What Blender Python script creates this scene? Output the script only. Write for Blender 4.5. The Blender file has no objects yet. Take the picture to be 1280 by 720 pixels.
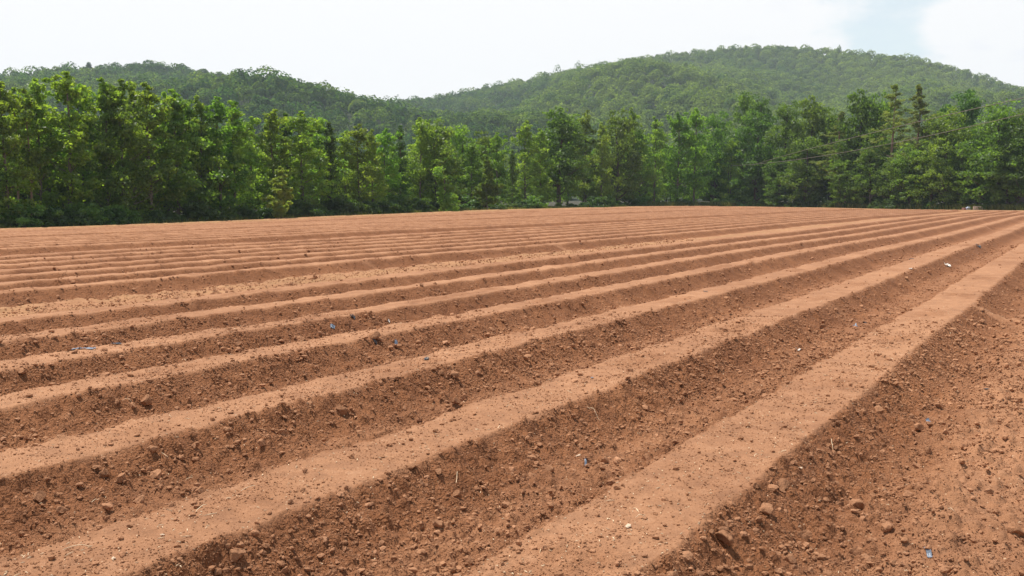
import bpy, math, time
import numpy as np

T0 = time.time()
scene = bpy.context.scene
COL = scene.collection
rng = np.random.default_rng(11)

# ------------------------------------------------------------------ camera
F = 1256.0                      # focal length in pixels of a 1280 wide frame
CAM_Z = 1.6
HORIZON = 245.0
PHI = math.atan((360 - HORIZON) / F)
TH = math.radians(30.3)         # direction of the planting beds, right of straight ahead
ST, CT = math.sin(TH), math.cos(TH)

def ray(px, py):
    c, s = math.cos(PHI), math.sin(PHI)
    u = 360 - py
    return np.array([px - 640.0, F * c + u * s, -F * s + u * c])

def at_distance(px, py, Y):
    d = ray(px, py)
    return d * (Y / d[1]) + np.array([0, 0, CAM_Z])

# ------------------------------------------------------------------ noise
def hash01(ix, iy, seed):
    h = (ix.astype(np.int64) * 374761393 + iy.astype(np.int64) * 668265263 + seed * 974634521) & 0xFFFFFFFF
    h = ((h ^ (h >> 13)) * 1274126177) & 0xFFFFFFFF
    h = ((h ^ (h >> 16)) * 2246822519) & 0xFFFFFFFF
    h = h ^ (h >> 15)
    return (h & 0xFFFFFF) / float(0x1000000)

def noise(x, y, seed=0):
    x = np.asarray(x, float); y = np.asarray(y, float)
    x, y = np.broadcast_arrays(x, y)
    ix = np.floor(x); iy = np.floor(y)
    fx = x - ix; fy = y - iy
    u = fx * fx * fx * (fx * (fx * 6 - 15) + 10); v = fy * fy * fy * (fy * (fy * 6 - 15) + 10)
    def g(dx, dy):
        a = hash01(ix + dx, iy + dy, seed) * 2 * math.pi
        return np.cos(a) * (fx - dx) + np.sin(a) * (fy - dy)
    a = g(0, 0); b = g(1, 0); c = g(0, 1); d = g(1, 1)
    return 1.5 * ((a * (1 - u) + b * u) * (1 - v) + (c * (1 - u) + d * u) * v)

def clod_bumps(x, y, g, seed, prob=0.8, flat=0.75):
    """Half-buried lumps on a jittered lattice of spacing g."""
    ix = np.floor(x / g); iy = np.floor(y / g)
    out = np.zeros_like(x)
    for dx in (-1, 0, 1):
        for dy in (-1, 0, 1):
            cx = ix + dx; cy = iy + dy
            px = (cx + hash01(cx, cy, seed)) * g
            py = (cy + hash01(cx, cy, seed + 1)) * g
            r = g * (0.18 + 0.5 * hash01(cx, cy, seed + 2) ** 2)
            r = np.where(hash01(cx, cy, seed + 3) < prob, r, 0)
            el = 0.7 + 0.6 * hash01(cx, cy, seed + 4)
            d2 = ((x - px) * el) ** 2 + ((y - py) / el) ** 2
            h = np.sqrt(np.maximum(r * r - d2, 0)) * flat
            out = np.maximum(out, h)
    return out

def sstep(a, b, x):
    t = np.clip((x - a) / (b - a), 0, 1)
    return t * t * (3 - 2 * t)

# ------------------------------------------------------------------ field layout
# centre offset across the rows and flat-top width of every raised bed
BEDS = [(-20.0, .5), (-18.4, .5), (-16.9, .5), (-15.3, .5), (-13.6, .5), (-12, .5), (-10.4, .5), (-6.6, .5), (-5.0, .52), (-3.1, .55),
        (1.93, .66), (3.80, .60), (5.62, .50), (7.36, .46), (8.95, .45), (10.58, .45), (12.2, .45),
        (15.9, .42), (17.42, .42), (18.95, .42), (20.5, .42), (22.1, .42), (23.6, .42), (25.2, .42),
        (28.9, .42), (30.5, .42), (32.0, .42), (33.6, .42), (35.1, .42), (36.7, .42), (38.2, .42),
        (42.0, .42), (43.5, .42), (45.1, .42), (46.6, .42), (48.2, .42), (49.7, .42), (51.3, .42),
        (55.0, .42), (56.6, .42), (58.1, .42), (59.7, .42), (61.2, .42), (62.8, .42)]
BC = np.array([b[0] for b in BEDS]); BW = np.array([b[1] for b in BEDS])

EDGE = [(-90.0, 24.3), (21.0, 0.0), (41.0, 178.0), (67.0, 132.0), (112.0, 58.0), (150.0, -30.0)]
def _on_left(s):                # the left wood edge runs along the beds at p = 66
    return (66 * -CT + s * ST, 66 * ST + s * CT)
EDGE[0] = _on_left(-40); EDGE[1] = _on_left(155.0)

def to_ps(x, y):
    return y * ST - x * CT, y * CT + x * ST

def edge_dist(x, y):
    """Metres inside the field from the wood's edge (negative: under the trees)."""
    e = np.full(np.shape(x), 1e9)
    for (ax, ay), (bx, by) in zip(EDGE[:-1], EDGE[1:]):
        dx, dy = bx - ax, by - ay
        L = math.hypot(dx, dy)
        e = np.minimum(e, ((x - ax) * dy - (y - ay) * dx) / L)
    return e

def base_z(x, y):
    p, s = to_ps(x, y)
    z = -0.54 * sstep(30, 66, p) * (1 - sstep(40, 112, s))
    z = z - 0.15 * sstep(15, 60, x) * sstep(90, 40, p) * sstep(80, 130, s)
    return z + 0.05 * noise(x / 17, y / 17, 5) * sstep(8, 30, np.hypot(x, y))

def bed_profile(x, y):
    p, s = to_ps(x, y)
    e = edge_dist(x, y)
    amp = sstep(1.0, 3.0, e) * sstep(0.5, 2.0, 64.6 - p)
    # ends of the beds on the far headland
    (ax, ay), (bx, by) = EDGE[2], EDGE[3]
    L = math.hypot(bx - ax, by - ay)
    e3 = ((x - ax) * (by - ay) - (y - ay) * (bx - ax)) / L
    amp = amp * sstep(9.0, 12.0, e3)
    pw = p + 0.03 * noise(s / 4.7, p / 2.0, 21) + 0.014 * noise(s / 1.3, p / 1.0, 22)
    pe = pw + 0.028 * noise(p / .45, s / .45, 23) + 0.016 * noise(p / .14, s / .14, 24)
    pe = pe + np.sign(hash01(np.floor(p), np.floor(s / 7), 9) - .5) * .10 * np.maximum(0, noise(s / .9, p / .5, 25) - .30)
    k = np.abs(pe[..., None] - BC).argmin(-1) if pe.size < 200000 else nearest_bed(pe)
    d = np.abs(pe - BC[k]) - BW[k] / 2
    return p, s, e, d, amp, pe - BC[k]

def nearest_bed(pe):
    mid = (BC[1:] + BC[:-1]) / 2
    return np.searchsorted(mid, pe)

DEPTH = 0.225
def height(x, y, fine=True, res=None):
    """Ground height, plus how cloddy the spot is (0 smooth bed top, 1 furrow) and the bed-edge distance."""
    x = np.asarray(x, float); y = np.asarray(y, float)
    p, s, e, d, amp, side = bed_profile(x, y)
    t = np.clip(d / np.where(side > 0, 0.27, 0.44), 0, 1)
    fall = 1 - (1 - t) ** 1.6
    z = base_z(x, y) - DEPTH * fall * amp - DEPTH * 0.55 * (1 - amp)
    rough = sstep(-0.03, 0.05, d) * amp + (1 - amp) * 0.35
    far_floor = sstep(0.62, 0.85, d) * amp          # drive rows between groups of beds
    z = z + far_floor * (0.05 + 0.035 * noise(p / .5, s / 3.0, 31))
    # the near beds carry loose soil along their left half
    patch = sstep(0.05, 0.35, noise(s / 1.4, p / 1.9, 33)) * sstep(0.0, -0.2, d) * 0.8
    rough = np.clip(np.maximum(rough, patch * 0.5), 0, 1)
    if fine:
        if res is None:
            res = np.full(x.shape, 0.004)
        def fade(g):
            return sstep(g * 0.9, g * 0.3, res)
        z = z + (0.016 + 0.024 * rough) * noise(p / .55, s / .55, 41) * fade(.55)
        z = z + (0.006 + 0.010 * rough) * noise(p / .17, s / .17, 42) * fade(.17)
        z = z + rough * fade(.14) * clod_bumps(p, s, .14, 50, .55, .72) * (0.55 + .45 * noise(p / .9, s / .9, 44))
        z = z + rough * fade(.07) * clod_bumps(p + 3.3, s + 1.7, .07, 60, .85, .9)
        z = z + (0.32 + .68 * rough) * fade(.035) * clod_bumps(p, s, .035, 70, .75, .85)
        z = z + 0.0035 * noise(p / .05, s / .05, 45) * fade(.05)
    return z, rough, d

def ground_hit(px, py):
    d = ray(px, py)
    t = np.linspace(2.0, 80.0, 6000) / d[1]
    P = np.array([0, 0, CAM_Z]) + t[:, None] * d
    h = height(P[:, 0], P[:, 1], fine=False)[0]
    i = int(np.argmax(P[:, 2] <= h))
    return P[i, 0], P[i, 1], float(h[i])

# ------------------------------------------------------------------ mesh helpers
def make_mesh(name, co, faces, smooth=False, attrs=None, mats=()):
    """co (n,3); faces (m,k) of equal size."""
    me = bpy.data.meshes.new(name)
    co = np.ascontiguousarray(co, dtype=np.float32); faces = np.ascontiguousarray(faces, dtype=np.int32)
    m, k = faces.shape
    me.vertices.add(len(co)); me.vertices.foreach_set("co", co.ravel())
    me.loops.add(m * k); me.loops.foreach_set("vertex_index", faces.ravel())
    me.polygons.add(m)
    me.polygons.foreach_set("loop_start", np.arange(m, dtype=np.int32) * k)
    me.update(calc_edges=True)
    me.polygons.foreach_set("use_smooth", np.full(m, smooth, dtype=bool))
    for an, (dom, arr) in (attrs or {}).items():
        a = me.attributes.new(an, 'FLOAT', dom)
        a.data.foreach_set("value", np.ascontiguousarray(arr, dtype=np.float32))
    for mt in mats:
        me.materials.append(mt)
    me.update()
    return me

def link(name, data, parent=None, loc=(0, 0, 0)):
    o = bpy.data.objects.new(name, data)
    COL.objects.link(o)
    o.location = loc
    if parent is not None:
        o.parent = parent
    return o

def tag(o, label=None, cat=None, group=None, kind=None):
    if label: o['label'] = label
    if cat: o['category'] = cat
    if group: o['group'] = group
    if kind: o['kind'] = kind
    return o

def grid_faces(n, m):
    i = np.arange(n - 1)[:, None]; j = np.arange(m - 1)[None, :]
    a = (i * m + j)
    return np.stack([a, a + 1, a + m + 1, a + m], -1).reshape(-1, 4)

def tube(pts, rad, sides=7):
    pts = np.asarray(pts, float); rad = np.broadcast_to(np.asarray(rad, float), (len(pts),))
    co = []
    for i, p in enumerate(pts):
        d = pts[min(i + 1, len(pts) - 1)] - pts[max(i - 1, 0)]
        d = d / (np.linalg.norm(d) + 1e-9)
        a = np.cross(d, (0, 0, 1.0) if abs(d[2]) < .9 else (1.0, 0, 0)); a /= np.linalg.norm(a)
        b = np.cross(d, a)
        ang = np.arange(sides) * 2 * math.pi / sides
        co.append(p + rad[i] * (np.cos(ang)[:, None] * a + np.sin(ang)[:, None] * b))
    co = np.concatenate(co)
    f = []
    for i in range(len(pts) - 1):
        for j in range(sides):
            k = (j + 1) % sides
            f.append((i * sides + j, i * sides + k, (i + 1) * sides + k, (i + 1) * sides + j))
    return co, np.array(f)

def merge(parts):
    co, fa, n = [], [], 0
    for c, f in parts:
        co.append(c); fa.append(f + n); n += len(c)
    return np.concatenate(co), np.concatenate(fa)

def box(x0, x1, y0, y1, z0, z1):
    co = np.array([(x, y, z) for z in (z0, z1) for x, y in ((x0, y0), (x1, y0), (x1, y1), (x0, y1))], float)
    f = np.array([(3, 2, 1, 0), (4, 5, 6, 7), (0, 1, 5, 4), (1, 2, 6, 5), (2, 3, 7, 6), (3, 0, 4, 7)])
    return co, f

# ------------------------------------------------------------------ materials
class NT:
    def __init__(self, mat):
        mat.use_nodes = True
        self.t = mat.node_tree; self.t.nodes.clear()
    def n(self, kind, **kw):
        nd = self.t.nodes.new(kind)
        for k, v in kw.items():
            if k == 'ins':
                for a, b in v.items(): nd.inputs[a].default_value = b
            else:
                setattr(nd, k, v)
        return nd
    def l(self, a, b): self.t.links.new(a, b)

def ramp(nt, src, stops):
    r = nt.n('ShaderNodeValToRGB')
    el = r.color_ramp.elements
    while len(el) < len(stops): el.new(0.5)
    for e, (pos, c) in zip(el, stops):
        e.position = pos; e.color = (*c, 1)
    nt.l(src, r.inputs[0])
    return r.outputs[0]

def mixc(nt, fac, a, b, mode='MIX'):
    m = nt.n('ShaderNodeMix', data_type='RGBA', blend_type=mode)
    for sock, v in ((m.inputs[0], fac), (m.inputs[6], a), (m.inputs[7], b)):
        if isinstance(v, (int, float)): sock.default_value = v
        elif isinstance(v, tuple): sock.default_value = (*v, 1)
        else: nt.l(v, sock)
    return m.outputs[2]

def math_n(nt, op, a, b=0.0, clamp=False):
    m = nt.n('ShaderNodeMath', operation=op, use_clamp=clamp)
    for s, v in ((m.inputs[0], a), (m.inputs[1], b)):
        if isinstance(v, (int, float)): s.default_value = v
        else: nt.l(v, s)
    return m.outputs[0]

def soil_material(name, ground=True):
    m = bpy.data.materials.new(name); nt = NT(m)
    geo = nt.n('ShaderNodeNewGeometry')
    tc = nt.n('ShaderNodeTexCoord')
    vec = tc.outputs['Object'] if ground else geo.outputs['Position']
    n1 = nt.n('ShaderNodeTexNoise', ins={'Scale': 0.35, 'Detail': 5, 'Roughness': .6}); nt.l(vec, n1.inputs['Vector'])
    n2 = nt.n('ShaderNodeTexNoise', ins={'Scale': 5.0, 'Detail': 6, 'Roughness': .7}); nt.l(vec, n2.inputs['Vector'])
    n3 = nt.n('ShaderNodeTexNoise', ins={'Scale': 120.0, 'Detail': 5, 'Roughness': .8}); nt.l(vec, n3.inputs['Vector'])
    a = ramp(nt, n2.outputs[0], [(.3, (.27, .134, .074)), (.55, (.358, .179, .096)), (.75, (.425, .232, .136))])
    b = ramp(nt, n1.outputs[0], [(.35, (.86, .82, .79)), (.65, (1.10, 1.10, 1.08))])
    c = mixc(nt, 1.0, a, b, 'MULTIPLY')
    g = ramp(nt, n3.outputs[0], [(.30, (.66, .62, .58)), (.5, (1, 1, 1)), (.70, (1.24, 1.27, 1.3))])
    c = mixc(nt, 1.0, c, g, 'MULTIPLY')
    if ground:
        # pale chaff and grit lying on the crust
        v = nt.n('ShaderNodeTexVoronoi', ins={'Scale': 34.0, 'Randomness': 1.0}); nt.l(vec, v.inputs['Vector'])
        sp = nt.n('ShaderNodeSeparateColor'); nt.l(v.outputs['Color'], sp.inputs[0])
        rare = math_n(nt, 'GREATER_THAN', sp.outputs[0], .80)
        small = math_n(nt, 'LESS_THAN', v.outputs['Distance'], .17)
        c = mixc(nt, math_n(nt, 'MULTIPLY', math_n(nt, 'MULTIPLY', rare, small), .6), c, (.62, .43, .27))
        lo = nt.n('ShaderNodeAttribute', attribute_name='loose')      # moist turned soil with slope shade painted in, against the dry pressed crust
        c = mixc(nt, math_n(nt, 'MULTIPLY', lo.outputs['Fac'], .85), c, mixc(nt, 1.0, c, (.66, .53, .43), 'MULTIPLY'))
        ve = nt.n('ShaderNodeAttribute', attribute_name='verge')
        vn = nt.n('ShaderNodeTexNoise', ins={'Scale': 1.3, 'Detail': 5, 'Roughness': .7}); nt.l(vec, vn.inputs['Vector'])
        vm = math_n(nt, 'MULTIPLY', ve.outputs['Fac'], ramp(nt, vn.outputs[0], [(.38, (0, 0, 0)), (.6, (1, 1, 1))]))
        c = mixc(nt, math_n(nt, 'MULTIPLY', vm, .8), c, (.44, .30, .13))
    else:
        at = nt.n('ShaderNodeAttribute', attribute_name='tint')
        c = mixc(nt, 1.0, c, ramp(nt, at.outputs['Fac'], [(0, (.86, .84, .82)), (.5, (1, 1, 1)), (1, (1.2, 1.22, 1.25))]), 'MULTIPLY')
        oi = nt.n('ShaderNodeObjectInfo')
        c = mixc(nt, 1.0, c, ramp(nt, oi.outputs['Random'], [(0, (.9, .88, .86)), (1, (1.1, 1.1, 1.1))]), 'MULTIPLY')
    bs = nt.n('ShaderNodeBsdfPrincipled', ins={'Roughness': .95, 'Specular IOR Level': .12})
    nt.l(c, bs.inputs['Base Color'])
    bn = nt.n('ShaderNodeTexNoise', ins={'Scale': 60.0, 'Detail': 7, 'Roughness': .75}); nt.l(vec, bn.inputs['Vector'])
    bp = nt.n('ShaderNodeBump', ins={'Strength': .65, 'Distance': .02}); nt.l(bn.outputs[0], bp.inputs['Height'])
    last = bp
    if ground:
        wn = nt.n('ShaderNodeTexNoise', ins={'Scale': 21.0, 'Detail': 3}); nt.l(vec, wn.inputs['Vector'])
        wv_ = nt.n('ShaderNodeVectorMath', operation='MULTIPLY_ADD', ins={1: (.07, .07, .07)}); nt.l(wn.outputs['Color'], wv_.inputs[0]); nt.l(vec, wv_.inputs[2])
        vb = nt.n('ShaderNodeTexVoronoi', ins={'Scale': 32.0, 'Randomness': 1.0, 'Detail': 1.0, 'Roughness': .4}); nt.l(wv_.outputs[0], vb.inputs['Vector'])
        b2 = nt.n('ShaderNodeBump', ins={'Distance': .02}, invert=True)
        nt.l(math_n(nt, 'ADD', .12, math_n(nt, 'MULTIPLY', lo.outputs['Fac'], .85)), b2.inputs['Strength'])
        nt.l(vb.outputs['Distance'], b2.inputs['Height']); nt.l(bp.outputs[0], b2.inputs['Normal']); last = b2
    nt.l(last.outputs[0], bs.inputs['Normal'])
    o = nt.n('ShaderNodeOutputMaterial'); nt.l(bs.outputs[0], o.inputs[0])
    return m

def leaf_material(name, dark, light, trans=.4, gloss=.5):
    m = bpy.data.materials.new(name); nt = NT(m)
    at = nt.n('ShaderNodeAttribute', attribute_name='tint')
    oi = nt.n('ShaderNodeObjectInfo')
    c = ramp(nt, at.outputs['Fac'], [(0, dark), (1, light)])
    hs = nt.n('ShaderNodeHueSaturation')
    nt.l(c, hs.inputs['Color'])
    nt.l(math_n(nt, 'ADD', math_n(nt, 'MULTIPLY', oi.outputs['Random'], .04), .488), hs.inputs['Hue'])
    nt.l(math_n(nt, 'ADD', math_n(nt, 'MULTIPLY', math_n(nt, 'FRACT', math_n(nt, 'MULTIPLY', oi.outputs['Random'], 7.13)), .5), .75), hs.inputs['Value'])
    c = hs.outputs[0]
    df = nt.n('ShaderNodeBsdfPrincipled', ins={'Roughness': .45, 'Specular IOR Level': gloss}); nt.l(c, df.inputs['Base Color'])
    tr = nt.n('ShaderNodeBsdfTranslucent')
    nt.l(mixc(nt, 1.0, c, (2.0, 2.0, .75), 'MULTIPLY'), tr.inputs['Color'])
    mx = nt.n('ShaderNodeMixShader', ins={0: trans}); nt.l(df.outputs[0], mx.inputs[1]); nt.l(tr.outputs[0], mx.inputs[2])
    o = nt.n('ShaderNodeOutputMaterial'); nt.l(mx.outputs[0], o.inputs[0])
    return m

def plain_material(name, col, rough=.8, var=.25, scale=6.0, spec=.3):
    m = bpy.data.materials.new(name); nt = NT(m)
    tc = nt.n('ShaderNodeTexCoord')
    n = nt.n('ShaderNodeTexNoise', ins={'Scale': scale, 'Detail': 5, 'Roughness': .7}); nt.l(tc.outputs['Object'], n.inputs['Vector'])
    lo = tuple(v * (1 - var) for v in col); hi = tuple(min(v * (1 + var), 1) for v in col)
    b = nt.n('ShaderNodeBsdfPrincipled', ins={'Roughness': rough, 'Specular IOR Level': spec})
    nt.l(ramp(nt, n.outputs[0], [(.3, lo), (.7, hi)]), b.inputs['Base Color'])
    bp = nt.n('ShaderNodeBump', ins={'Strength': .3, 'Distance': .02}); nt.l(n.outputs[0], bp.inputs['Height']); nt.l(bp.outputs[0], b.inputs['Normal'])
    o = nt.n('ShaderNodeOutputMaterial'); nt.l(b.outputs[0], o.inputs[0])
    return m

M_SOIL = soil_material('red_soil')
M_CLOD = soil_material('red_soil_clod', ground=False)
M_FLOOR = plain_material('leaf_litter', (.045, .04, .022), .95, .4, 2.0)
M_HILL = plain_material('hill_ground', (.035, .05, .02), .95, .4, .05)
M_BARK = plain_material('grey_brown_bark', (.125, .105, .08), .9, .35, 9.0)
M_BARK_RED = plain_material('reddish_pale_bark', (.22, .145, .105), .9, .3, 9.0)
M_BARK_DARK = plain_material('dark_bark', (.085, .065, .05), .9, .35, 9.0)
M_LEAF = leaf_material('broad_leaves', (.095, .15, .028), (.205, .28, .058), 0.62)
M_LEAF_YEL = leaf_material('yellow_green_leaves', (.105, .168, .028), (.200, .29, .052), 0.64)
M_LEAF_OAK = leaf_material('oak_leaves', (.075, .13, .028), (.165, .24, .052), 0.6)
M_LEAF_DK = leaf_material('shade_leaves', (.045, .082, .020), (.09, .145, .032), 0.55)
M_LEAF_BLUE = leaf_material('blue_green_leaves', (.065, .12, .035), (.14, .215, .062), 0.55)
M_PINE = leaf_material('pine_needles', (.11, .15, .045), (.21, .23, .085), 0.5, .3)
M_HILLF = leaf_material('hill_leaves', (.050, .110, .035), (.190, .245, .060), 0.5, .0)
M_LEAF_PALE = leaf_material('pale_young_leaves', (.17, .23, .05), (.29, .36, .10), .55)
M_GRASS = leaf_material('grass_blades', (.055, .09, .02), (.19, .19, .06), .4, .3)
M_STRAW = plain_material('dry_straw', (.72, .54, .35), .7, .2, 30)
M_STONE = plain_material('pale_stone', (.55, .40, .28), .85, .2, 25)
M_BLACK = plain_material('black_plastic', (.018, .020, .026), .35, .3, 20, .5)
M_BLUE = plain_material('blue_grey_plastic', (.13, .16, .21), .4, .3, 20, .5)
M_WHITE = plain_material('white_plastic', (.58, .52, .46), .6, .2, 40, .5)
M_POLE = plain_material('weathered_pole', (.11, .085, .065), .9, .3, 12)
M_WIRE = plain_material('wire_sheath', (.17, .145, .12), .5, .1, 3)
M_ROOF = plain_material('rusty_roof', (.17, .085, .06), .8, .35, 3)
M_SHED = plain_material('dark_shed_boards', (.05, .04, .035), .9, .3, 5)
M_PALE = plain_material('pale_block', (.60, .45, .36), .85, .15, 4)
M_BUNDLE = plain_material('bluish_white_sheet', (.48, .52, .66), .6, .2, 4)
M_REDC = plain_material('faded_red_sheet', (.24, .10, .085), .7, .2, 4)

# ------------------------------------------------------------------ the field
A0, A1, NA = math.radians(-55), math.radians(55), 1120
RAT, R0, R1 = 1.0033, 1.1, 205.0
NR = int(math.log(R1 / R0) / math.log(RAT)) + 1
az = np.linspace(A0, A1, NA); rr = R0 * RAT ** np.arange(NR)
X = rr[:, None] * np.sin(az)[None]; Y = rr[:, None] * np.cos(az)[None]
res = np.repeat((rr * 0.0033)[:, None], NA, 1)
Z, ROUGH, D = height(X, Y, True, res)
E = edge_dist(X, Y)
P_, S_ = to_ps(X, Y)
verge = np.maximum(sstep(5.0, 1.0, 66 - P_), sstep(9.0, 3.0, E) * .7)
verge = np.maximum(verge, .22 * sstep(.55, .8, D) * sstep(13.0, 13.6, P_) * sstep(15.6, 14.8, P_))
SIDE = bed_profile(X, Y)[5]
LOOSE_SHADE = ROUGH * (1 - .75 * sstep(.62, .95, D)) * (1 - .3 * sstep(.3, .6, D)) * np.where(SIDE > 0, .75, 1.0) * sstep(.8, .3, -.25 + noise(X / 1.1, Y / 1.1, 97))  # turned soil plus painted shade: sun-side slopes and sunlit floors darken less
fc = grid_faces(NR, NA)
keep = (E.ravel()[fc] > -1.2).all(1)
fc = fc[keep]
used = np.zeros(NR * NA, bool); used[fc.ravel()] = True
idx = np.cumsum(used) - 1
co = np.stack([X.ravel(), Y.ravel(), Z.ravel()], -1)[used]
me = make_mesh('field', co, idx[fc][:, ::-1], True, {'verge': ('POINT', verge.ravel()[used]), 'loose': ('POINT', LOOSE_SHADE.ravel()[used])}, [M_SOIL])
tag(link('field', me), 'bare red-brown field shaped into long parallel raised planting beds', kind='structure')
del X, Y, Z, ROUGH, D, E, P_, S_, fc, co, res
print('field', time.time() - T0)

# forest floor, hills, and a base plane out to the horizon
a2 = np.linspace(math.radians(-75), math.radians(75), 300); r2 = np.geomspace(30, 360, 120)
X = r2[:, None] * np.sin(a2); Y = r2[:, None] * np.cos(a2)
Zf = base_z(X, Y) - DEPTH * .55 - .03 - .25 * sstep(0.0, 3.0, edge_dist(X, Y)) - 1.2 * sstep(3, 6, edge_dist(X, Y))
me = make_mesh('forest_floor', np.stack([X, Y, Zf], -1).reshape(-1, 3), grid_faces(*X.shape)[:, ::-1], True, None, [M_FLOOR])
tag(link('forest_floor', me), kind='structure')
g = 1650.0
me = make_mesh('ground', np.array([(-g, -g, -3), (g, -g, -3), (g, g, -3), (-g, g, -3)], float), np.array([(0, 1, 2, 3)]), False, None, [M_HILL])
tag(link('ground', me), kind='structure')

SKY = np.array([(-500, 140), (-300, 112), (-150, 95), (0, 93), (60, 86), (120, 83), (180, 78), (240, 81), (300, 94), (350, 108), (400, 122), (432, 129),
                (500, 125), (560, 118), (620, 106), (700, 89), (760, 78), (820, 68), (880, 61), (940, 57), (1000, 58), (1060, 64),
                (1120, 69), (1160, 77), (1200, 88), (1240, 101), (1280, 114), (1400, 145), (1600, 165), (1800, 180)], float)
s_az = np.arctan((SKY[:, 0] - 640) / F)
s_el = np.array([np.arctan2(ray(x, y)[2], np.hypot(ray(x, y)[0], ray(x, y)[1])) for x, y in SKY])
def ridge_el(a): return np.interp(a, s_az, s_el)
def ridge_R(a): return np.interp(a, [-.55, -.3, -.15, 0, .25, .6], [820, 860, 900, 1080, 1180, 1050])
HR0 = 330.0
def hill_z(a, r):
    R = ridge_R(a); Hc = R * np.tan(ridge_el(a)) + CAM_Z - 6.0
    s = (r - HR0) / (R - HR0)
    sp = np.clip(s, 0, 1)
    prof = sp ** 1.1 * (1 - .12 * np.sin(math.pi * sp))
    back = np.clip(s - 1, 0, None)
    z = Hc * (prof - back * .8)
    x, y = r * np.sin(a), r * np.cos(a)
    z = z + np.sin(math.pi * sp) ** 1.0 * (34 * noise(x / 190, y / 420, 81) + 15 * noise(x / 85, y / 150, 82)) * (s < 1)
    return z
a3 = np.linspace(math.radians(-42), math.radians(42), 260); r3 = np.linspace(300, 1500, 160)
AA, RR = np.meshgrid(a3, r3)
Zh = hill_z(AA, RR) - 2.5
me = make_mesh('hills', np.stack([RR * np.sin(AA), RR * np.cos(AA), np.maximum(Zh, -3.2)], -1).reshape(-1, 3), grid_faces(*AA.shape)[:, ::-1], True, None, [M_HILL])
tag(link('hills', me), kind='structure')

# ------------------------------------------------------------------ foliage
def unit(v): return v / (np.linalg.norm(v, axis=-1, keepdims=True) + 1e-9)

def leaf_quads(pos, nrm, length, width, r):
    n = len(pos)
    t = unit(np.cross(nrm, r.normal(size=(n, 3)))); b = np.cross(nrm, t)
    L = (length * r.uniform(.65, 1.25, n))[:, None]; W = (width * r.uniform(.65, 1.25, n))[:, None]
    fold = nrm * L * r.uniform(-.25, .1, n)[:, None]
    c = np.stack([pos - t * L * .5, pos + b * W * .5 + fold, pos + t * L * .5, pos - b * W * .5 + fold], 1)
    return c.reshape(-1, 3), np.arange(n * 4).reshape(-1, 4)

def clumps_to_leaves(cc, cr, axis_xy, per, length, r, upb=.3, jit=1.25, squash=.75, clump_tint=.35):
    """Leaves on the shells of clumps (centres cc, radii cr), facing outward and up."""
    n = len(cc); idx = np.repeat(np.arange(n), per)
    d = unit(r.normal(size=(len(idx), 3))); d[:, 2] = np.abs(d[:, 2]) * r.choice([1, 1, 1, -1], len(idx))
    rad = cr[idx] * r.uniform(.25, 1.08, len(idx)) ** .7
    off = d * rad[:, None]; off[:, 2] *= squash
    pos = cc[idx] + off
    out = cc[idx].copy(); out[:, :2] -= axis_xy; out[:, 2] = 0
    nrm = unit(d * .8 + unit(out) * .35 + np.array([0, 0, upb]) + r.normal(size=d.shape) * jit * .6)
    co, fa = leaf_quads(pos, nrm, length, length * .72, r)
    tint = np.clip(.5 + clump_tint * (r.random(n) - .5)[idx] * 2 + .45 * (r.random(len(idx)) - .5), 0, 1)
    return co, fa, tint

def trunk_mesh(name, H, r0, targets, mat, r, bend=.25, top=.93):
    k = 9
    t = np.linspace(0, top, k)
    ph = r.uniform(0, 6.28)
    pts = np.stack([bend * np.sin(t * 3 + ph) * t, bend * np.cos(t * 2.4 + ph) * t, t * H], -1)
    parts = [tube(pts, r0 * (1 - .9 * t) + .012, 8)]
    for tg in targets:
        z0 = max(.06 * H, tg[2] - (.5 + .35 * np.hypot(tg[0], tg[1])))
        tt = min(z0 / H, top)
        s = np.array([np.interp(tt, t, pts[:, i]) for i in range(3)])
        mid = (s + tg) / 2 + np.array([0, 0, -.08 * np.linalg.norm(tg - s)])
        rb = max(.02, r0 * (1 - tt) * .45)
        parts.append(tube(np.array([s, mid, tg]), [rb, rb * .7, .012], 5))
    co, fa = merge(parts)
    return make_mesh(name, co, fa, True, None, [mat])

def columnar(seed, H=11.0, R=2.4, n=24, per=38, leaf=.30, mat=None, bark=None, base=.06, taper=.62, bare=0.0):
    """A young forest-grown broadleaf: ascending boughs, each carrying clumps of leaves, up to a pointed leader."""
    r = np.random.default_rng(seed)
    cc, cr = [], []
    lean = r.uniform(0, 6.28)
    for i in range(n):
        t = base + (.93 - base) * ((i + r.random()) / n) ** .9
        if t < bare: t = bare + (1 - bare) * r.random() * .9
        L = R * min(1, .75 + 1.4 * t) * max(.02, 1.0 - t) ** (taper * .72) * r.uniform(.55, 1.25)
        a = i * 2.39996 + r.normal(0, .55)
        m = 3 + int(L > 1) + int(L > 1.6)
        for u in np.linspace(.25, 1, m):
            w = L * u
            cc.append((w * math.cos(a) + r.normal(0, .22), w * math.sin(a) + r.normal(0, .22), t * H + w * r.uniform(.25, .75) - .25 + r.normal(0, .15)))
            cr.append(r.uniform(.50, .90) * (1.12 - .45 * t) * (1.1 - .3 * u))
    for k in range(5):
        cc.append((r.normal(0, .14), r.normal(0, .14), H * (.86 + .03 * k))); cr.append(.52 - .07 * k)
    cc = np.array(cc); cr = np.array(cr)
    co, fa, ti = clumps_to_leaves(cc, cr, np.zeros(2), per, leaf, r, upb=.25, jit=2.2, squash=.65)
    co[:, 2] = np.maximum(co[:, 2], .03)
    crown = make_mesh('crown', co, fa, False, {'tint': ('FACE', ti)}, [mat or M_LEAF])
    tg = cc[r.choice(len(cc), 34, replace=False)]
    return crown, trunk_mesh('trunk', H, .13, tg, bark or M_BARK, r)

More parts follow.
